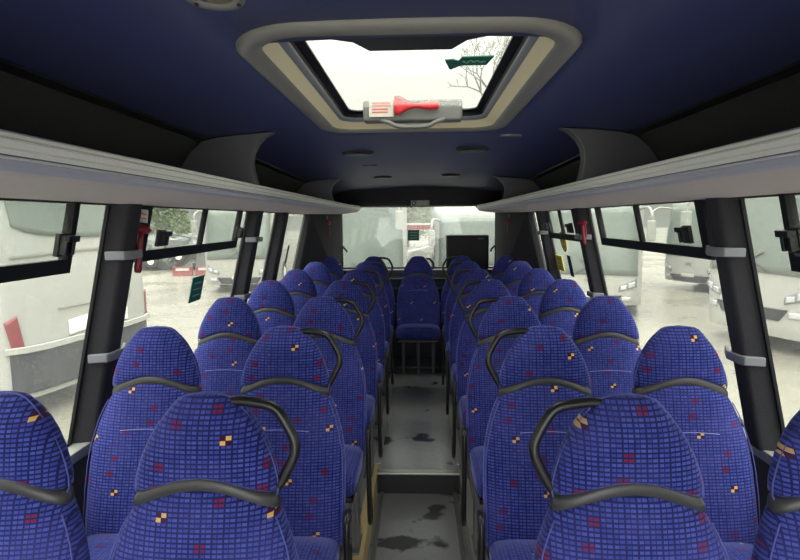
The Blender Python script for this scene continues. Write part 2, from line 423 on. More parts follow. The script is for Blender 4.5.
# luggage racks -----------------------------------------------------------------
def rack(s):
    e = empty('luggage_rack', (s*.88, 2.5, 1.6)); tag(e, 'long overhead luggage rack with ribbed pale front rail above the %s windows' % ('left' if s < 0 else 'right'), 'luggage rack', 'overhead luggage racks')
    ox, oy, oz = s*.88, 2.5, 1.6
    def part(rows, name, mat, **k):        # rows: profile list in (|x|, z), lofted along y with optional taper
        b = MB(); rings = []
        for y in (-2.2, 0, 1, 2, 3, 4, 5, 5.6, 5.98):
            dx = .0 if y < 4.9 else {5: .008, 5.6: .03, 5.98: .05}[y]
            rings.append([(s*(x-dx*(x < .95))-ox, y-oy, z-oz) for x, z in rows])
        b.loft(rings); return b.build(name, mat, e, **k)
    # ribbed front rail
    prof = [(.715,1.703),(.703,1.705),(.692,1.700),(.688,1.692),(.692,1.690),(.6875,1.688),(.6865,1.678),(.6915,1.676),(.6870,1.674),(.6875,1.666),(.6925,1.664),(.689,1.662),(.693,1.654),(.705,1.652),(.715,1.655)]
    prof = [(x+(1.70-z)*.55-.006, z-.006*(z > 1.66)) for x, z in prof]
    part(prof, 'front_rail', M['alu'], angle=35)
    for gz in (1.6875, 1.6735, 1.6600):  # dark raised strips paint the shade of the grooves between ribs
        gx = .6875+(1.70-gz)*.55-.006
        part([(gx-.0022, gz), (gx-.0015, gz-.0022), (gx+.004, gz-.0022), (gx+.004, gz)], 'groove_shade_strip', M['alu_shade'])
    part([(.714,1.653),(.717,1.640),(.728,1.634),(.735,1.655)], 'rail_lip', M['lav'], angle=35)
    part([(.722,1.640),(.750,1.630),(.80,1.622),(.88,1.614),(.97,1.608),(1.09,1.605),(1.09,1.625),(.97,1.627),(.88,1.632),(.80,1.636),(.745,1.650),(.722,1.655)], 'rack_underside', M['soffit'], angle=35)
    # brackets: fins hanging from the ceiling to the rail
    for y in (-.3, 2.34, 4.42):
        zt = ceilz(.64, y); zc = zt-1.60
        pts = [(.615,zt),(.66,zt-.022),(.695,zt-.055),(.722,zt-.10),(.735,zt-.145),(.730,zt-.19),(.712,zt-.225),(.705,1.700)]
        zr = 1.70
        k0 = (zt-zr)
        cur = [(.610,zt-.002),(.650,zt-.022*k0/.25),(.684,zt-.055*k0/.25),(.706,zt-.10*k0/.25),(.713,zt-.145*k0/.25),(.708,zt-.19*k0/.25),(.700,zt-.23*k0/.25),(.692,zr)]
        back = [(1.04,1.66),(1.04,1.76),(.99,ceilz(.9,y)-.07),(.93,ceilz(.9,y)-.015),(.86,ceilz(.86,y)-.002),(.75,ceilz(.75,y)-.002)]
        poly = cur+back
        b = MB(); b.prism([(s*x-ox, z-oz) for x, z in poly], 'y', y-.03-oy, y+.03-oy)
        b.build('rack_bracket', M['bracket'], e, bevel=.006)
    return e
rack(-1); rack(1)

# ------------------------------------------------------------------ roof hatch
def rrect(hx, y0, y1, r, z, k=8, zf=None):
    out = []
    for cx, cy, a0 in ((hx-r, y1-r, 0), (-hx+r, y1-r, 90), (-hx+r, y0+r, 180), (hx-r, y0+r, 270)):
        for i in range(k+1):
            a = R(a0+90*i/k); x, y = cx+r*math.cos(a), cy+r*math.sin(a)
            out.append((x, y, z + (ceilz(x, y)-1.95)))
    return out
hatch = empty('roof_hatch', (-.012, 1.8, 1.95)); tag(hatch, 'glazed roof hatch with grey rounded surround and cream inner lining in the blue ceiling', 'roof hatch')
def hring(specs, name, mat, **k):
    b = MB(); b.loft([[(x, y-1.8, z-1.95) for x, y, z in rrect(*sp)] for sp in specs], cap=False); return b.build(name, mat, hatch, **k)
HO0, HO1 = 1.135, 2.465
hring([(.40,HO0,HO1,.165,1.955),(.40,HO0,HO1,.165,1.945),(.393,HO0+.006,HO1-.008,.16,1.938),(.38,HO0+.018,HO1-.022,.15,1.935),(.348,HO0+.05,HO1-.055,.12,1.937),(.340,HO0+.055,HO1-.06,.11,1.945)], 'surround', M['surround'], smooth=True)
hring([(.340,HO0+.055,HO1-.06,.11,1.945),(.308,HO0+.08,HO1-.105,.09,1.968)], 'cream_lining', M['cream'], smooth=True)
hring([(.308,HO0+.08,HO1-.105,.09,1.968),(.292,HO0+.09,HO1-.135,.07,1.973),(.290,HO0+.093,HO1-.137,.07,1.98)], 'grey_inner_frame', M['greyp'], smooth=True)
hring([(.290,HO0+.093,HO1-.137,.07,1.98),(.289,HO0+.095,HO1-.14,.06,1.995),(.264,HO0+.115,HO1-.165,.05,2.0),(.264,HO0+.115,HO1-.165,.05,2.006)], 'black_glass_border', M['rubber'], smooth=False)
b = MB(); b.loft([[(x,y-1.8,z-1.95) for x,y,z in rrect(.28, HO0+.105, HO1-.15, .05, 2.003)], [(x,y-1.8,z-1.95) for x,y,z in rrect(.28, HO0+.105, HO1-.15, .05, 2.008)]])
b.build('pane', M['glassh'], hatch)
b = MB(); b.prism([(-.26,-.54),(.26,-.54),(.22,-.455),(.15,-.415),(.115,-.345),(-.105,-.345),(-.14,-.415),(-.22,-.455)], 'z', .032, .046)
b.build('hinge_cover', M['blackp'], hatch, bevel=.006)
# handle housing at the far edge
b = MB(); b.box(-.205, .205, .44, .50, -.006, .083, None); o = b.build('handle_housing', M['bracket'], hatch, bevel=.012)
o.data.materials[0] = M['greyp'] if False else plain('grey_handle_housing', (.13,.135,.13), .45)
o.rotation_euler = (0,0,0)
b = MB(); b.tube(smoothpath([(-.13,.445,.0),(-.095,.435,-.012),(-.06,.43,-.028),(0,.43,-.031),(.06,.43,-.028),(.095,.435,-.012),(.13,.445,.0)]), .009, 8)
b.build('pull_handle', o.data.materials[0], hatch, smooth=True)
# cream floor behind grip stays on hatch; hammer and label are things of their own
def hammer(loc, rot, label, scale=1, mat='red'):
    e = empty('emergency_hammer', loc); e.rotation_euler = rot; e.scale = (scale,)*3
    tag(e, label, 'hammer', 'red emergency hammers')
    # local: handle along -Z, back against +Y
    b = MB(); rings = []
    for z, w, d in ((.0,.010,.010),(-.03,.012,.012),(-.06,.009,.010),(-.09,.011,.012),(-.13,.014,.014),(-.145,.013,.012),(-.15,.008,.008)):
        rings.append([(w*math.cos(a), d*math.sin(a), z) for a in [2*PI*k/12 for k in range(12)]])
    b.loft(rings); b.build('hammer_handle', M[mat], e, smooth=True)
    b = MB(); rings = []
    for x, r in ((-.038,.002),(-.030,.009),(-.018,.015),(0,.014),(.018,.015),(.030,.009),(.038,.002)):
        rings.append([(x, r*math.cos(a), .012+r*math.sin(a)) for a in [2*PI*k/10 for k in range(10)]])
    b.loft(rings); b.build('hammer_head', M[mat], e, smooth=True)
    b = MB(); b.box(-.018,.018,.010,.024,-.10,.03); b.build('wall_clip', M['dred'], e, bevel=.003)
    return e
h = empty('emergency_hammer', (-.085, 2.225, 2.0)); tag(h, 'bright red emergency hammer clipped on the grey roof hatch handle housing', 'hammer', 'red emergency hammers')
b = MB(); rings = []
for x, w in ((0,.036),(.02,.034),(.035,.026),(.06,.014),(.085,.010),(.10,.010),(.115,.013),(.14,.017),(.175,.016),(.18,.012)):
    rings.append([(x, -.010+.010*math.cos(a), w*math.sin(a)) for a in [2*PI*k/12+PI/12 for k in range(12)]])
b.loft(rings); b.build('hammer_body', M['red'], h, smooth=True)
b = MB(); b.tube(smoothpath([(0,-.015,.034),(.02,-.018,.036),(.05,-.02,.02),(.09,-.024,.010)]), .0025, 6); b.build('tether', M['greyp'], h)
l = empty('instruction_label', (-.140, 2.232, 1.995)); tag(l, 'small cream instruction label beside the red hammer on the roof hatch', 'label')
b = MB(); b.box(-.05, .05, -.002, .002, -.034, .034); b.build('label_card', M['white'], l)
b = MB()
for z in (.018, .008, -.006, -.018): b.box(-.038, .038 - .01*(z < 0), -.0035, -.001, z, z+.005)
b.build('print', M['redprint'], l)
# green tape sticker on the hatch glass
st = empty('green_sticker', (.165, 1.60, 1.998)); tag(st, 'torn green sticker stuck on the glass of the roof hatch', 'sticker')
b = MB(); b.prism([(-.055,-.045),(.095,-.055),(.105,.035),(-.04,.035),(-.085,.005),(-.115,.085),(-.07,.10),(-.055,.0)][::-1], 'z', -.002, 0)
b = MB(); b.prism([(.062,-.040),(.050,.045),(-.025,.045),(-.052,.085),(-.058,.08),(-.075,-.01),(-.055,-.015),(-.035,.0),(-.028,-.035)], 'z', -.003, 0)
b.build('sticker_sheet', M['green'], st)
b = MB(); b.tube(smoothpath([(-.022,0,-.0035),(-.01,.012,-.0035),(0,-.008,-.0035),(.01,.01,-.0035),(.018,-.006,-.0035),(.027,.008,-.0035),(.042,0,-.0035)]), .0025, 5)
b.build('print', M['lgreen'], st)

# ceiling fittings -----------------------------------------------------------------
def downlight(x, y, r, label, lit=True):
    z = ceilz(x, y); e = empty('ceiling_light', (x, y, z)); tag(e, label, 'ceiling light', 'round ceiling lights')
    b = MB(); n = 32; rr = [(r*.60, .004), (r*.62,-.004), (r*.95,-.006), (r,.002)]
    b.loft([[(q*math.cos(2*PI*k/n), q*math.sin(2*PI*k/n), zz) for k in range(n)] for q, zz in rr], cap=False); b.build('bezel', M['surround'], e, smooth=True)
    b = MB(); b.loft([[(q*math.cos(2*PI*k/n), q*math.sin(2*PI*k/n), zz) for k in range(n)] for q, zz in ((r*.61,-.001),(r*.5,.002),(r*.3,.004))], cap=True); b.build('reflector', M['chrome'], e, smooth=True)
    for a in (35, 155, 275):
        b = MB(); b.disc((r*.8*math.cos(R(a)), r*.8*math.sin(R(a)), -.009), .004, .004, 8); b.build('screw', M['blackp'], e)
    return e
downlight(-.352, .99, .055, 'round grey ceiling light with warm reflector left of the roof hatch')
def vent(x, y, rx, label):
    z = ceilz(x, y); e = empty('ceiling_speaker', (x, y, z)); tag(e, label, 'speaker', 'dark round ceiling speakers')
    b = MB(); n = 28
    b.loft([[(q*math.cos(2*PI*k/n), q*math.sin(2*PI*k/n), zz) for k in range(n)] for q, zz in ((rx,.004),(rx,-.006),(rx*.93,-.014),(rx*.86,-.016))]); b.build('grille', M['blackp'], e, smooth=False)
    b = MB(); b.loft([[(q*math.cos(2*PI*k/n), q*math.sin(2*PI*k/n), zz) for k in range(n)] for q, zz in ((rx*1.06,.002),(rx*1.06,-.004),(rx*.98,-.007))], cap=False); b.build('rim', M['lining'], e)
vent(-.345, 3.14, .088, 'dark round ceiling speaker, left one of the pair nearer the hatch')
vent(.315, 3.06, .088, 'dark round ceiling speaker, right one of the pair nearer the hatch')
vent(-.295, 4.55, .075, 'dark round ceiling speaker, left one of the far pair by the rear header')
vent(.275, 4.45, .075, 'dark round ceiling speaker, right one of the far pair by the rear header')
z = ceilz(-.33, 3.75); b = MB(); b.box(-.05,.05,-.03,.03,-.008,.006); o = b.build('ceiling_lamp_plate', M['bracket'], bevel=.003, loc=(-.33, 3.75, z)); tag(o, 'small flat grey fitting on the ceiling between the left speakers', 'ceiling fitting')
z = ceilz(.32, 2.42); b = MB(); b.box(-.05,.05,-.018,.018,-.006,.006); o = b.build('ceiling_marker_light', M['surround'], bevel=.003, loc=(.43+.02, 2.60, ceilz(.45, 2.6))); tag(o, 'tiny pale strip light on the ceiling just behind the roof hatch', 'ceiling light')
# camera sticker on the header
st = empty('notice_sticker', (.022, 5.775, 1.722)); tag(st, 'small grey camera notice sticker on the dark header over the rear window', 'sticker')
b = MB(); b.box(-.10,.10,-.002,.002,-.034,.034); b.build('sticker_sheet', M['surround'], st)
b = MB(); b.disc((-.068,-.004,0), .022, .002, 20, 'y'); b.build('icon_disc', M['blackp'], st)
b = MB(); b.box(-.078,-.062,-.006,-.003,-.009,.009); b.box(-.060,-.056,-.006,-.003,-.005,.005); b.build('icon_camera', M['white'], st)
b = MB()
for z in (.018,.006,-.006,-.018): b.box(-.03,.085,-.004,-.002,z-.002,z+.002)
b.build('print', M['white'], st)

# hammers and stickers on walls -----------------------------------------------------------
def spot(s, y, z, d): return (s*(wallX(z)+d), y, z)
hammer(spot(-1, 2.03, 1.50, -.045), (0, R(8), R(50)), 'dark red emergency hammer on the near left window pillar', 1.05, 'dred')
hammer(spot(1, 3.44, 1.50, -.06), (0, R(-8), R(-40)), 'small dark red emergency hammer beside the second pillar on the right', .85, 'dred')
hammer((-.975, 5.665, 1.50), (0, R(2), R(-13)), 'red emergency hammer on the dark corner panel left of the rear window', 1.25)
hammer((.968, 5.69, 1.50), (0, R(-2), R(13)), 'red emergency hammer on the dark corner panel right of the rear window', 1.1)
def card(loc, rz, label, w=.05, h=.04, ry=0):
    e = empty('hammer_label', loc); e.rotation_euler = (0, ry, rz); tag(e, label, 'label', 'white labels above emergency hammers')
    b = MB(); b.box(-w/2,w/2,-.002,.002,-h/2,h/2); b.build('label_card', M['white'], e)
    b = MB()
    for q in (-.2, .15): b.box(-w*.36,w*.36,-.004,-.001,h*q-.002,h*q+.003)
    b.build('print', M['redprint'], e)
card((-.985, 5.625, 1.572), R(-50+24), 'white label above the red hammer left of the rear window')
card((.975, 5.66, 1.572), R(26), 'white label above the red hammer right of the rear window')
card(spot(-1, 2.02, 1.565, -.04), R(50), 'small pale label above the dark red hammer on the near left pillar', .05, .05, R(8))
def gsticker(name, s, y, z, w, h, mat, label, shape='rect', pr=True, cat='sticker', group=None):
    e = empty(name, (s*(wallX(z)+.002), y, z)); e.rotation_euler = (0, s*R(-13.5), 0); tag(e, label, cat, group)
    b = MB()
    if shape == 'rect': b.box(-.002,.002,-w/2,w/2,-h/2,h/2)
    else: b.disc((-.002,0,0), w/2, .004, 20, 'x')
    b.build('sticker_sheet', M[mat], e)
    if pr:
        b = MB()
        for q in (-.25, 0, .25): b.box(-s*.0045,-s*.001,-w*.3,w*.3,q*h-.003,q*h+.003) if s < 0 else b.box(-.0045,-.001,-w*.3,w*.3,q*h-.003,q*h+.003)
        b.build('print', M['lgreen'] if mat == 'green' else M['txt'], e)
    return e
gsticker('green_sticker', -1, 2.80, 1.18, .15, .14, 'green', 'dark green sticker on the second left side window')
gsticker('yellow_sticker', 1, 4.24, 1.36, .17, .17, 'yellow', 'round yellow sticker on the third right side window', 'round')
gsticker('yellow_sticker', 1, 4.50, 1.17, .20, .13, 'yellow', 'square yellow sticker low on the third right side window')
gsticker('window_decal', 1, 4.18, 1.17, .09, .17, 'darkb', 'narrow dark vertical decal under the round yellow window sticker', pr=False)
gsticker('window_decal', -1, 4.72, 1.24, .05, .17, 'darkb', 'narrow dark vertical decal on the rearmost left side window', pr=False)
e = empty('green_sticker', (-.055, YB+.012, 1.365)); tag(e, 'square green sticker in the middle of the rear window', 'sticker')
b = MB(); b.box(-.065,.065,-.002,.002,-.06,.06); b.build('sticker_sheet', M['green'], e)
b = MB()
for q in (-.03,0,.03): b.box(-.045,.045,-.004,-.001,q-.004,q+.004)
b.build('print', M['lgreen'], e)
for s, nm in ((-1,'left'),(1,'right')):
    o = MB(); o.tube(smoothpath([(0,0,0),(0,-.03,.0),(s*-.01,-.045,-.015),(s*-.03,-.05,-.03),(s*-.04,-.045,-.06)]), .011, 8)
    o = o.build('coat_hook', plain('blue_grey_hook_'+nm, (.07,.09,.17), .5), smooth=True, loc=(s*.855, YB-.002, 1.24)); tag(o, 'small blue grey hook at the %s edge of the rear window' % nm, 'hook', 'coat hooks by the rear window')
# black cabinet at the rear right
e = empty('monitor_cabinet', (.545, 5.94, .985)); tag(e, 'black square cabinet with rounded corners standing in front of the rear window', 'cabinet')
b = MB(); b.box(-.235,.235,-.05,.05,.0,.385); b.build('casing', M['blackp'], e, bevel=.02)
b = MB(); b.box(-.22,.22,-.054,-.049,.03,.37); b.build('front_panel', plain('matt_black_panel', (.006,.006,.007), .6), e, bevel=.003)
b = MB()
for i, (a, c) in enumerate(((0,.009),(.014,.006),(.025,.009),(.039,.007),(.051,.009))): b.box(.115+a,.115+a+c,-.056,-.053,.338,.348)
b.build('print', M['greyp'], e)

# ------------------------------------------------------------------ seats
def ringpts(w, t, cx, cy, z, n=44, p=3.0, arch=0, yb=0):
    out = []
    for k in range(n):
        a = 2*PI*k/n; ca, sa = math.cos(a), math.sin(a)
        x = w*math.copysign(abs(ca)**(2/p), ca); y = t*math.copysign(abs(sa)**(2/p), sa)
        out.append((cx+x, cy+y, z + arch*(.35*(.5+.5*math.cos(PI*x/.17)) + .65*(1-(x/.17)**2) if abs(x) < .17 else 0)))
    return out
def lean(z): return -.02 - (.93-z)*.26 if z < .93 else -.02+(z-.93)*.12      # reclined back; seats face -Y
HEADPROF = [(.0,.156),(.012,.161),(.035,.160),(.06,.154),(.09,.144),(.125,.127),(.155,.109),(.180,.091),(.200,.075),(.212,.063),(.219,.050),(.2225,.030)]
def seat_proto(kind):          # kind: 'aisle_l' handle to +x, 'aisle_r' handle to -x, 'window', 'rear'
    e = empty('passenger_chair')
    hs = {'aisle_l': 1, 'aisle_r': -1}.get(kind, 0)
    b = MB(); rings = []
    for i, (dz, w) in enumerate(HEADPROF):
        z = .933+dz; f = max(0, 1-dz/.20)
        t = .052 if dz < .12 else .052*math.sqrt(max(.03, 1-((dz-.12)/.106)**2))
        if i == 0: w -= .008; t = .045
        rings.append(ringpts(w, t, 0, lean(z), z, arch=.056*f, p=2.5))
    b.loft(rings); b.build('headrest', M['fab'], e, smooth=True)
    # piping round the head outline
    pts = [(-w-.001, lean(.933+dz)-.008, .933+dz) for dz, w in HEADPROF[:-1]] + [(0, lean(1.155), 1.157)] + [(w+.001, lean(.933+dz)-.008, .933+dz) for dz, w in HEADPROF[:-1]][::-1]
    b = MB(); b.tube(pts, .0022, 6); b.build('piping', M['pipe'], e, smooth=True)
    b = MB(); b.loft([ringpts(.160,.040,0,lean(.91),.904,arch=.055,p=2.6), ringpts(.165,.045,0,lean(.912),.909,arch=.056,p=2.6), ringpts(.163,.045,0,lean(.92),.926,arch=.059,p=2.6), ringpts(.154,.042,0,lean(.93),.936,arch=.056,p=2.6)])
    b.build('headrest_band', M['band'], e, smooth=True)
    b = MB(); rings = []
    for z, w, t, ar in ((.40,.205,.045,0),(.42,.218,.055,0),(.50,.224,.062,0),(.60,.225,.062,0),(.68,.223,.060,0),(.74,.218,.058,.006),(.79,.209,.056,.016),(.84,.194,.054,.034),(.875,.180,.052,.046),(.90,.168,.050,.055),(.910,.160,.043,.056)):
        rings.append(ringpts(w, t, 0, lean(z), z, arch=ar, p=2.9))
    b.loft(rings); bk = b.build('backrest', M['fab'], e, smooth=True)
    for s in (-1, 1):
        b = MB(); b.tube([(s*(w-.004), lean(z)-t*.62, z) for z, w, t in ((.46,.221,.058),(.60,.225,.06),(.68,.223,.06),(.74,.218,.058),(.79,.207,.056),(.84,.194,.054),(.875,.180,.052),(.90,.168,.050))], .0018, 6)
        b.build('piping', M['pipe'], bk, smooth=True)
    b = MB(); b.tube([(x, lean(.795)-.0558*(1-abs(x/.206)**2.9)**(1/2.9)-.0006, .795+.016*(.35*(.5+.5*math.cos(PI*x/.17))+.65*(1-(x/.17)**2))) for x in [-.10+.02*i for i in range(11)]], .0012, 5); b.build('seam', plain('pale_seam_thread', (.30,.33,.75), .7) if 'pale_seam_thread' not in bpy.data.materials else bpy.data.materials['pale_seam_thread'], bk)
    # cushion: loft along y
    b = MB(); rings = []
    yb = lean(.46)-.03; yf = -.56
    for k, (t, w, h, z) in enumerate(((0,.196,.045,.405),(.03,.212,.058,.41),(.3,.219,.062,.418),(.6,.220,.064,.428),(.85,.220,.065,.436),(.94,.217,.063,.434),(.98,.210,.052,.430),(1.0,.196,.036,.426))):
        y = yb+(yf-yb)*t; ring = []
        for j in range(40):
            a = 2*PI*j/40; ca, sa = math.cos(a), math.sin(a)
            ring.append((w*math.copysign(abs(ca)**.5, ca), y, z+h*math.copysign(abs(sa)**.62, sa)))
        rings.append(ring)
    b.loft(rings); b.build('cushion', M['fabc'], e, smooth=True)
    b = MB(); b.box(-.20,.20,-.50,-.16,.335,.362); b.box(-.20,.20,-.19,-.15,.34,.42); b.box(-.205,.205,-.13,-.06,.36,.41)
    b.build('seat_frame', M['blackp'], e, bevel=.006)
    if kind == 'rear':
        for x in (-.15, .0, .15):
            b = MB(); b.hexa([(x-.015,-.42,0),(x+.015,-.42,0),(x+.015,-.36,0),(x-.015,-.36,0)], [(x-.022,-.40,.34),(x+.022,-.40,.34),(x+.022,-.33,.34),(x-.022,-.33,.34)])
            b.build('leg', M['darkb'], e, bevel=.004)
        b = MB(); b.tube([(-.21,-.39,.06),(.21,-.39,.06)], .011, 8); b.build('stretcher', M['legm'], e, smooth=True)
        b = MB(); b.tube(smoothpath([(.09,.0,1.13),(.125,-.005,1.125),(.155,-.01,1.09),(.165,-.01,1.05),(.155,-.01,1.02)]), .012, 8); b.build('grab_handle', M['handle'], e, smooth=True)
        return e
    # fluted legs
    xs_ = (hs*.175,) if hs else (-.17, .17)
    for x in xs_:
        b = MB()
        b.box(x-.030,x+.030,-.36,-.20,0,.015)
        for dx in (-.02, 0, .02): b.box(x+dx-.007,x+dx+.007,-.33,-.24,.012,.345)
        b.box(x-.026,x+.026,-.325,-.245,.012,.345); b.build('leg', M['legm'], e, bevel=.003)
    if hs:
        # grab handle from the crown of the head, out over the aisle and back
        b = MB(); s = hs
        p = smoothpath([(s*.055,.0,1.138),(s*.081,-.002,1.141),(s*.130,-.004,1.135),(s*.154,-.005,1.126),(s*.170,-.007,1.108),(s*.192,-.01,1.068),(s*.199,-.012,1.045),(s*.196,-.014,1.018),(s*.172,-.016,.970),(s*.150,-.016,.935)], 5)
        b.tube(p, .0115, 12); b.build('grab_handle', M['handle'], e, smooth=True)
        # folded-down aisle armrest: long narrow loop of black tube
        b = MB()
        p = [(s*.232,-.10,.47),(s*.238,-.13,.52),(s*.240,-.17,.535),(s*.240,-.20,.51),(s*.240,-.205,.40),(s*.240,-.20,.25),(s*.240,-.19,.10),(s*.240,-.17,.052),(s*.240,-.13,.045),(s*.238,-.105,.075),(s*.232,-.10,.20),(s*.232,-.10,.40)]
        b.tube(smoothpath(p, 4), .0115, 10); b.build('armrest_loop', M['handle'], e, smooth=True)
        b = MB(); b.box(s*.226-.006,s*.226+.006,-.16,-.05,.40,.46); b.build('armrest_hinge', M['greyp'], e, bevel=.003)
        # grey trim plate on the side of the cushion frame
        b = MB(); b.box(s*.215-.006,s*.215+.006,-.50,-.12,.345,.385); b.build('side_rail', M['legm'], e, bevel=.003)
    return e

ORD = ['nearest', 'second', 'third', 'fourth', 'fifth', 'sixth', 'rearmost']
SX_A, SX_W = .462, .945
cols = [('window', -SX_W-.01, 'left window column'), ('aisle_l', -SX_A-.016, 'left aisle column'), ('aisle_r', SX_A, 'right aisle column'), ('window', SX_W-.01, 'right window column')]
protos = {k: None for k in ('window', 'aisle_l', 'aisle_r', 'rear')}
for kind, x, nm in cols:
    for k in range(7):
        if protos[kind] is None: o = protos[kind] = seat_proto(kind)
        else: o = copy_tree(protos[kind])
        if k == 6:
            for ch in [c for c in o.children if c.name.split('.')[0] in ('armrest_loop', 'armrest_hinge')]: bpy.data.objects.remove(ch)
        o.location = (x + (.014 if k == 0 and x < 0 else 0) + random.uniform(-.003,.003), 1.135+.75*k, 0)
        extra = {'window': '', 'aisle_l': ', with black grab handle', 'aisle_r': ', with black grab handle'}[kind]
        tag(o, 'blue chequered chair, %s in the %s%s' % (ORD[k], nm, extra), 'chair', 'blue chequered chairs in rows')
o = seat_proto('rear'); o.location = (-.004, 1.115+.75*6, 0)
tag(o, 'blue chequered chair facing the aisle, middle one of the rearmost row', 'chair', 'blue chequered chairs in rows')
# dark engine cover behind the rear seats
b = MB(); b.box(-1.1, 1.1, 5.78, 5.90, .0, .90); o = b.build('trim_%d' % n, M['wallp'], bevel=.01); o['kind'] = 'structure'; n += 1
b = MB()
b.tube([(-1.0,5.755,.80),(1.0,5.755,.80)], .012, 8)
b.tube([(-1.0,5.755,.62),(1.0,5.755,.62)], .012, 8); o = b.build('trim_%d' % n, M['legm'], smooth=True); o['kind'] = 'structure'; n += 1

# ------------------------------------------------------------------ outside
GZ = -1.0
b = MB(); b.box(-90, 90, -40, 140, GZ-.2, GZ); o = b.build('ground', ground_mat()); o['kind'] = 'structure'

def coach(loc, rz, label, H=3.3, L=11, W=2.5, rear=False, paint='paint', zs=1.25, hz=0, mirrors=True, mo_=.12):
    e = empty('coach', loc, rz); tag(e, label, 'coach', 'parked white coaches outside')
    rake = .30
    def F(x, z):
        u = abs(2*x/W); y = .10*u**2 + .22*u**9 + rake*max(0, (z-zs)/(H-zs))**1.6
        y += .25*max(0, (z-(H-.30))/.30)**3
        if z < .55: y += .05*((.55-z)/.25)**2
        return y
    nx, nz = 28, 26; z0 = .30
    gx = [-W/2 + W*i/nx for i in range(nx+1)]; gz = [z0+(H-z0)*j/nz for j in range(nz+1)]
    b = MB(); vs = [(x, F(x, z), z) for z in gz for x in gx]; fs = []
    for j in range(nz):
        for i in range(nx): fs.append((j*(nx+1)+i, j*(nx+1)+i+1, (j+1)*(nx+1)+i+1, (j+1)*(nx+1)+i))
    per = [j*(nx+1) for j in range(nz+1)] + [nz*(nx+1)+i for i in range(1, nx+1)] + [j*(nx+1)+nx for j in range(nz-1, -1, -1)] + [i for i in range(nx-1, 0, -1)]
    base = len(vs); vs += [(vs[p][0], L, vs[p][2]) for p in per]
    for k in range(len(per)):
        k2 = (k+1) % len(per); fs.append((per[k], per[k2], base+k2, base+k))
    fs.append(tuple(base+k for k in range(len(per))))
    b.add(vs, fs); b.build('body', M[paint], e, angle=50)
    def patch(name, outline, mat, off=.015, nx=16, nz=10, th=.02, parent=None):
        # outline: function (u,v) in 0..1 -> x,z
        b = MB(); vs = []; fs = []
        for j in range(nz+1):
            for i in range(nx+1):
                x, z = outline(i/nx, j/nz); vs.append((x, F(x, z)-off, z))
        for j in range(nz):
            for i in range(nx): fs.append((j*(nx+1)+i, j*(nx+1)+i+1, (j+1)*(nx+1)+i+1, (j+1)*(nx+1)+i))
        b.add(vs, fs); return b.build(name, mat, parent or e, smooth=True, solid=th)
    if not rear:
        patch('windscreen', lambda u, v: ((u-.5)*(W-.22)*(1-.03*v), zs + .03*math.cos((u-.5)*PI) - .06 + v*(H-.34-zs)), M['screen'])
        patch('bumper_grille', lambda u, v: ((u-.5)*(1.25+.3*v), hz+.34+.22*v), M['darkb'])
        patch('badge', lambda u, v: ((u-.5)*.22, .93+.06*v), M['lampd'], .02)
        patch('number_plate', lambda u, v: ((u-.5)*.5, .50+.11*v), M['white'], .04)
        for s in (-1, 1):
            hb = patch('headlight', lambda u, v: (s*(.70+.42*u), hz+.66+.13*u+v*(.13+.10*u)), M['lampd'], .012, 8, 6)
            patch('lens', lambda u, v: (s*(.74+.14*u), hz+.70+.10*v+.03*u), M['lamp'], .03, 6, 6, .03, hb)
            patch('lens', lambda u, v: (s*(.93+.15*u), hz+.76+.12*v+.03*u), M['lamp'], .03, 6, 6, .03, hb)
            patch('fog_lamp', lambda u, v: (s*(.78+.22*u), hz+.42+.10*v), M['lamp'], .02, 4, 4)
            q = MB(); q.tube([(s*-.1 + s*.45, F(.3, zs)-.04, zs-.01), (s*-.25, F(.3, zs+.45)-.06, zs+.35)], .012, 6); q.build('wiper', M['blackp'], e)
        if mirrors:
            for s in (-1, 1):
                q = MB(); q.tube(smoothpath([(s*(W/2-.15), .35, H-.45),(s*(W/2+.05), .0, H-.40),(s*(W/2+mo_), -.28, H-.55),(s*(W/2+mo_),-.30,H-.75)]), .035, 8)
                mo = q.build('mirror_arm', M[paint], e, smooth=True)
                q = MB(); q.box(s*(W/2+mo_)-.10, s*(W/2+mo_)+.10, -.38, -.24, H-1.22, H-.72); q.build('mirror_head', M[paint], mo, bevel=.03)
    else:
        patch('rear_window', lambda u, v: ((u-.5)*(W-.5), 2.50 - .16*math.sin(u*PI)**.5 + v*(.60+.1*math.sin(u*PI))), M['screen'])
        patch('bumper_underside', lambda u, v: ((u-.5)*(W-.15), .38+.54*v), M['darkb'])
        patch('bumper', lambda u, v: ((u-.5)*(W-.06), .92+.08*v), M[paint], .05, th=.06)
        patch('number_plate', lambda u, v: ((u-.5)*.52+.05, 1.06+.12*v), M['white'], .03)
        patch('plate_recess', lambda u, v: ((u-.5)*1.2, .02+1.0+.03*math.sin(u*PI)+.20*v), M['alu'], .012)
        patch('boot_crease', lambda u, v: ((u-.5)*(W-.35), 2.10+.05*math.sin(u*PI)+.035*v), M['surround'], .012)
        patch('engine_grille', lambda u, v: ((u-.5)*1.5, 1.40+.012*v), M['surround'], .012)
        for s in (-1, 1):
            patch('tail_light', lambda u, v: (s*(W/2-.20+.10*u+.05*v), .98+.42*v-.08*u), M['tail'], .02, 6, 8)
    # side windows band and wheels
    for s in (-1, 1):
        q = MB(); q.box(min(s*(W/2-.01), s*(W/2+.012)), max(s*(W/2-.01), s*(W/2+.012)), 1.0, L-.5, zs+.15, H-.55); q.build('side_glazing', M['screen'], e, bevel=.01)
        for y in (2.2, L-2.8):
            q = MB(); q.disc((s*(W/2-.28), y, .48), .48, s*.30, 28, 'x'); wo = q.build('wheel', M['tyre'], e, bevel=.03)
            q = MB(); q.disc((s*(W/2+.0), y, .48), .27, s*.03, 20, 'x'); q.build('hub_cap', M['alu'], wo, bevel=.01)
    q = MB(); q.box(-W/2+.15, W/2-.15, 1.0, L-.8, .28, .42); q.build('underbody', M['darkb'], e)
    return e
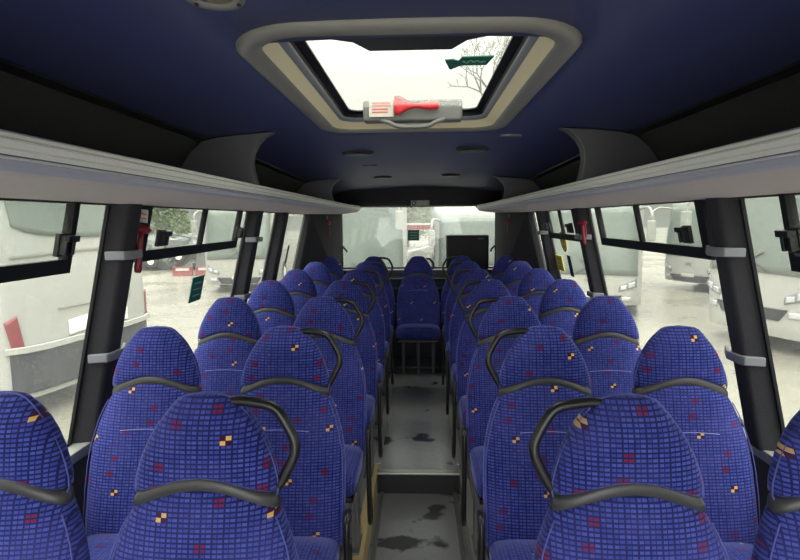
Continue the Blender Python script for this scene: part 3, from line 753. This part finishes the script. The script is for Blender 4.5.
def facing(dx, dy): return math.atan2(dx, -dy)      # local -Y turned to the direction (dx,dy)
# left neighbour shows its tail
coach((-4.7, 7.55, GZ), facing(1, -.116), 'white coach seen tail first through the near left window', 3.4, 10, 2.85, rear=True, zs=1.5)
# parked at an angle on the right
coach((6.45, 10.5, GZ), facing(-.96, -.29), 'nearest white coach with clear headlights seen through the right side windows', 3.4, 10, 2.5, zs=1.52, hz=.28)
coach((4.45, 13.9, GZ), facing(-.34, -1), 'white coach behind the second and third right side windows, wide windscreen', 3.2, 9, 2.5, paint='paint2', zs=1.12)
coach((9.3, 18.6, GZ), facing(-.9, -.4), 'white coach further back in the gap between two others on the right', 3.3, 10, 2.5, zs=1.25)
# behind
coach((1.75, 16.5, GZ), facing(0, -1), 'lower white coach behind the rear window, right of the gap', 2.95, 8, 2.5, zs=1.15)
coach((-1.56, 14.2, GZ), facing(.06, -1), 'tall white coach with long mirror arm behind the rear window, left side', 3.5, 11, 2.5, zs=1.05, paint='paint2', mo_=-.22)
coach((-11.2, 31.8, GZ), facing(.25, -1), 'distant white coach across the yard seen through the second left window', 3.4, 10, 2.5)
coach((-6.4, 18.5, GZ), facing(.1, -1), 'white coach seen through the narrow third left window', 3.3, 10, 2.5, paint='paint2')

# scrap heap / parked parts far left
e = empty('scrap_heap', (-14.2, 28.5, GZ)); tag(e, 'long grey heap of scrap parts and tyres across the yard', 'scrap heap')
b = MB()
for k in range(260):
    x = random.uniform(-4.2, 2.3); hh = 1.7*(1-abs(x)/9); z = random.uniform(.1, max(.3, hh)); y = random.uniform(-1, 1.5)
    M4 = Matrix.Translation((x, y, z)) @ Matrix.Rotation(random.uniform(0, 3), 4, Vector((random.random(), random.random(), random.random())).normalized())
    a, c, d = random.uniform(.15,.7), random.uniform(.1,.4), random.uniform(.05,.3); b.box(-a, a, -c, c, -d, d, M4)
b.build('scrap_pieces', M['scrap'], e)['kind'] = 'stuff'
for x, z in ((1.7, .75), (.2, .5), (-2, .6)):
    q = MB(); rr = []
    for t_ in range(24):
        pass
    q.disc((x, -1.45, z), .36, .25, 24, 'y'); wo = q.build('tyre', M['tyre'], e, bevel=.05)
    q = MB(); q.disc((x, -1.48, z), .17, .05, 20, 'y'); q.build('hub', M['alu'], wo, bevel=.02)
# red and white barriers
for i in range(3):
    e = empty('road_barrier', (-11.2+.95*i, 24.6+i*.3, GZ), .2); tag(e, 'low red and white road barrier, %s of three across the yard' % ('leftmost', 'middle one', 'rightmost')[i], 'barrier', 'road barriers across the yard')
    q = MB(); q.prism([(-.15,0),(.15,0),(.07,.2),(.06,.42),(-.06,.42),(-.07,.2)], 'x', -.45, .45); q.build('barrier_body', M['tail'], e, bevel=.02)
    q = MB(); q.box(-.3,.3,-.10,-.05,.24,.36); q.build('white_panel', M['white'], e)
# warehouse and box van
b = MB(); b.box(-8, 8, 0, 10, 0, 3.6); b.prism([(-8.2,3.6),(8.2,3.6),(0,4.9)], 'y', -.2, 10.2)
o = b.build('warehouse', M['shed'], loc=(12, 66, GZ)); tag(o, 'pale low warehouse far behind the parked coaches', 'building')
b = MB(); b.box(-2.2, 2.2, 0, 2.4, .9, 3.3); o = b.build('container', M['shed'], loc=(-15.5, 43, GZ)); tag(o, 'white box container beyond the scrap heap', 'container')
b = MB()
for x in (-1.9, 1.7): b.box(x, x+.2, .2, 2.2, 0, .95)
q = b.build('supports', M['scrap'], o)
e = empty('sign_panel', (-.2, 30.5, GZ)); tag(e, 'red and white sign panel seen through the gap between the rear coaches', 'sign')
b = MB(); b.box(-1.3,1.3,-.03,.03,2.0,2.24); b.build('sign_board', M['tail'], e); b = MB(); b.box(-1.3,1.3,-.03,.03,2.25,2.36); b.build('white_strip', M['white'], e)
b = MB(); b.box(-1.1,-1.0,0,.08,0,2.4); b.box(1.0,1.1,0,.08,0,2.4); b.build('posts', M['scrap'], e)
# white van in the gap
e = empty('parked_car', (.9, 28.0, GZ)); tag(e, 'white sloping car bonnet showing in the gap between the rear coaches', 'car')
b = MB(); b.prism([(-1.6,.35),(1.9,.35),(2.0,.9),(1.5,1.75),(.6,1.85),(-.3,1.25),(-1.5,.95)], 'y', -.85, .85); b.build('body', M['paint'], e, bevel=.08, seg=3)
b = MB(); b.prism([(.62,1.72),(-.12,1.28),(1.3,1.28),(1.4,1.68)], 'y', -.87, .87); b.build('windows', M['screen'], e)
for x in (-.9, 1.2):
    b = MB(); b.disc((x,-.9,.33), .33, .2, 20, 'y'); b.build('wheel', M['tyre'], e); b = MB(); b.disc((x,.7,.33), .33, .2, 20, 'y'); b.build('wheel', M['tyre'], e)

def bushy(loc, r, h, nleaf, label, group):
    e = empty('tree', loc); tag(e, label, 'tree', group)
    b = MB(); b.tube([(0,0,0),(.1,0,h*.5),(0,.1,h*.8)], [.25,.15,.06], 8); b.build('trunk', M['bark'], e)
    b = MB(); blobs = [(random.uniform(-r*.6,r*.6), random.uniform(-r*.5,r*.5), random.uniform(h*.25,h*.85), random.uniform(.35,.6)*r) for _ in range(14)]
    for k in range(nleaf):
        bx, by, bz, br = random.choice(blobs); d = Vector((random.gauss(0,1), random.gauss(0,1), random.gauss(0,1))).normalized()*br*random.uniform(.7,1)
        p = Vector((bx, by, bz))+d; a = Vector((random.gauss(0,1), random.gauss(0,1), random.gauss(0,1))).normalized()*.16; c = a.orthogonal().normalized()*.10
        b.add([p-a, p+c, p+a, p-c], [(0,1,2,3)])
    b.build('foliage', M['leaf'], e)
for i, (x, y, r, h) in enumerate(((-25,50,3.2,6.2),(-33,52,3.4,6.6),(-17,56,3.2,6.2),(-42,50,3.4,6.4),(-9.5,62,3,5.2),(-1.2,50,3.0,7),(4.6,53,3.0,7))):
    bushy((x, y, GZ), r, h, 2600, ['green tree behind the white container', 'rounded green tree left of the container in the distance', 'green tree behind the distant white coach', 'green tree at the far left of the yard', 'low green tree furthest back in the yard', 'leafy tree in the gap between the two rear coaches', 'leafy tree hidden mostly by the lower rear coach'][i], 'green trees across the yard')
# tall bare trees above the roof hatch
def bare(loc, h, seed, label):
    rnd = random.Random(seed); e = empty('bare_tree', loc); tag(e, label, 'tree', 'tall bare trees behind the coach')
    b = MB(); n_ = [0]
    def br(p, d, l, r, dep):
        if n_[0] > 900: return
        n_[0] += 1; q = p + d*l; mid = p + d*l*.5 + Vector((rnd.uniform(-1,1), rnd.uniform(-1,1), 0))*l*.05
        b.tube([p, mid, q], [r, r*.85, r*.65], 5, False)
        if dep == 0: return
        for k in range(rnd.choice((2,3,3))):
            nd = (d + Vector((rnd.uniform(-.75,.75), rnd.uniform(-.75,.75), rnd.uniform(-.2,.4)))).normalized(); br(q, nd, l*rnd.uniform(.62,.82), r*.62, dep-1)
    t = MB(); t.tube([(0,0,0),(.1,0,h*.22)], [.26,.2], 8); t.build('trunk', M['bark'], e)
    br(Vector((.1,0,h*.22)), Vector((0,0,1)), h*.20, .18, 6); b.build('branches', M['bark'], e)
bare((4.5, 27, GZ), 13.5, 3, 'tall bare tree seen through the right half of the roof hatch')
bare((13, 40, GZ), 16, 8, 'tall bare tree at the right edge of the roof hatch view')

# ------------------------------------------------------------------ light
w = bpy.data.worlds.new('sky'); scene.world = w; w.use_nodes = True; nt = w.node_tree; nt.nodes.clear(); g = G(nt)
co = g.coord('Generated'); sep = g.n('ShaderNodeSeparateXYZ'); g.put(sep.inputs[0], co)
# overcast sky, brighter overhead, plus an added bright lobe in front to light the seats
dot = g.m('ADD', g.m('MULTIPLY', sep.outputs[1], -.90), g.m('MULTIPLY', sep.outputs[2], .43))
lobe = g.m('POWER', g.m('MAXIMUM', dot, 0), 2.0)
cloud = g.noise(co, 2.2, 5)
stg = g.m('ADD', g.m('ADD', g.m('ADD', .48, g.m('MULTIPLY', cloud, .10)), g.m('MULTIPLY', g.m('POWER', g.m('MAXIMUM', sep.outputs[2], 0), 1.5), 6.5)), g.m('MULTIPLY', lobe, 1.7))
bg = g.n('ShaderNodeBackground'); g.put(bg.inputs[0], g.mix(cloud, (.90,.93,.93,1), (1,.99,.95,1))); g.put(bg.inputs[1], stg)
wo = g.n('ShaderNodeOutputWorld'); g.put(wo.inputs[0], bg.outputs[0])

# ------------------------------------------------------------------ camera
cam = bpy.data.cameras.new('camera'); co_ = bpy.data.objects.new('camera', cam); COL.objects.link(co_)
cam.sensor_width = 36; cam.lens = 530/800*36; cam.clip_start = .02; cam.clip_end = 400
RR = Matrix.Rotation(R(2.16), 4, 'Z') @ Matrix.Rotation(R(90-6.46), 4, 'X') @ Matrix.Rotation(R(-.5), 4, 'Z')
co_.matrix_world = Matrix.Translation((.015, 0, 1.54)) @ RR
scene.camera = co_
vs = scene.view_settings; vs.view_transform = 'Standard'; vs.look = 'None'; vs.gamma = 1; vs.use_curve_mapping = False; vs.exposure = 1.43
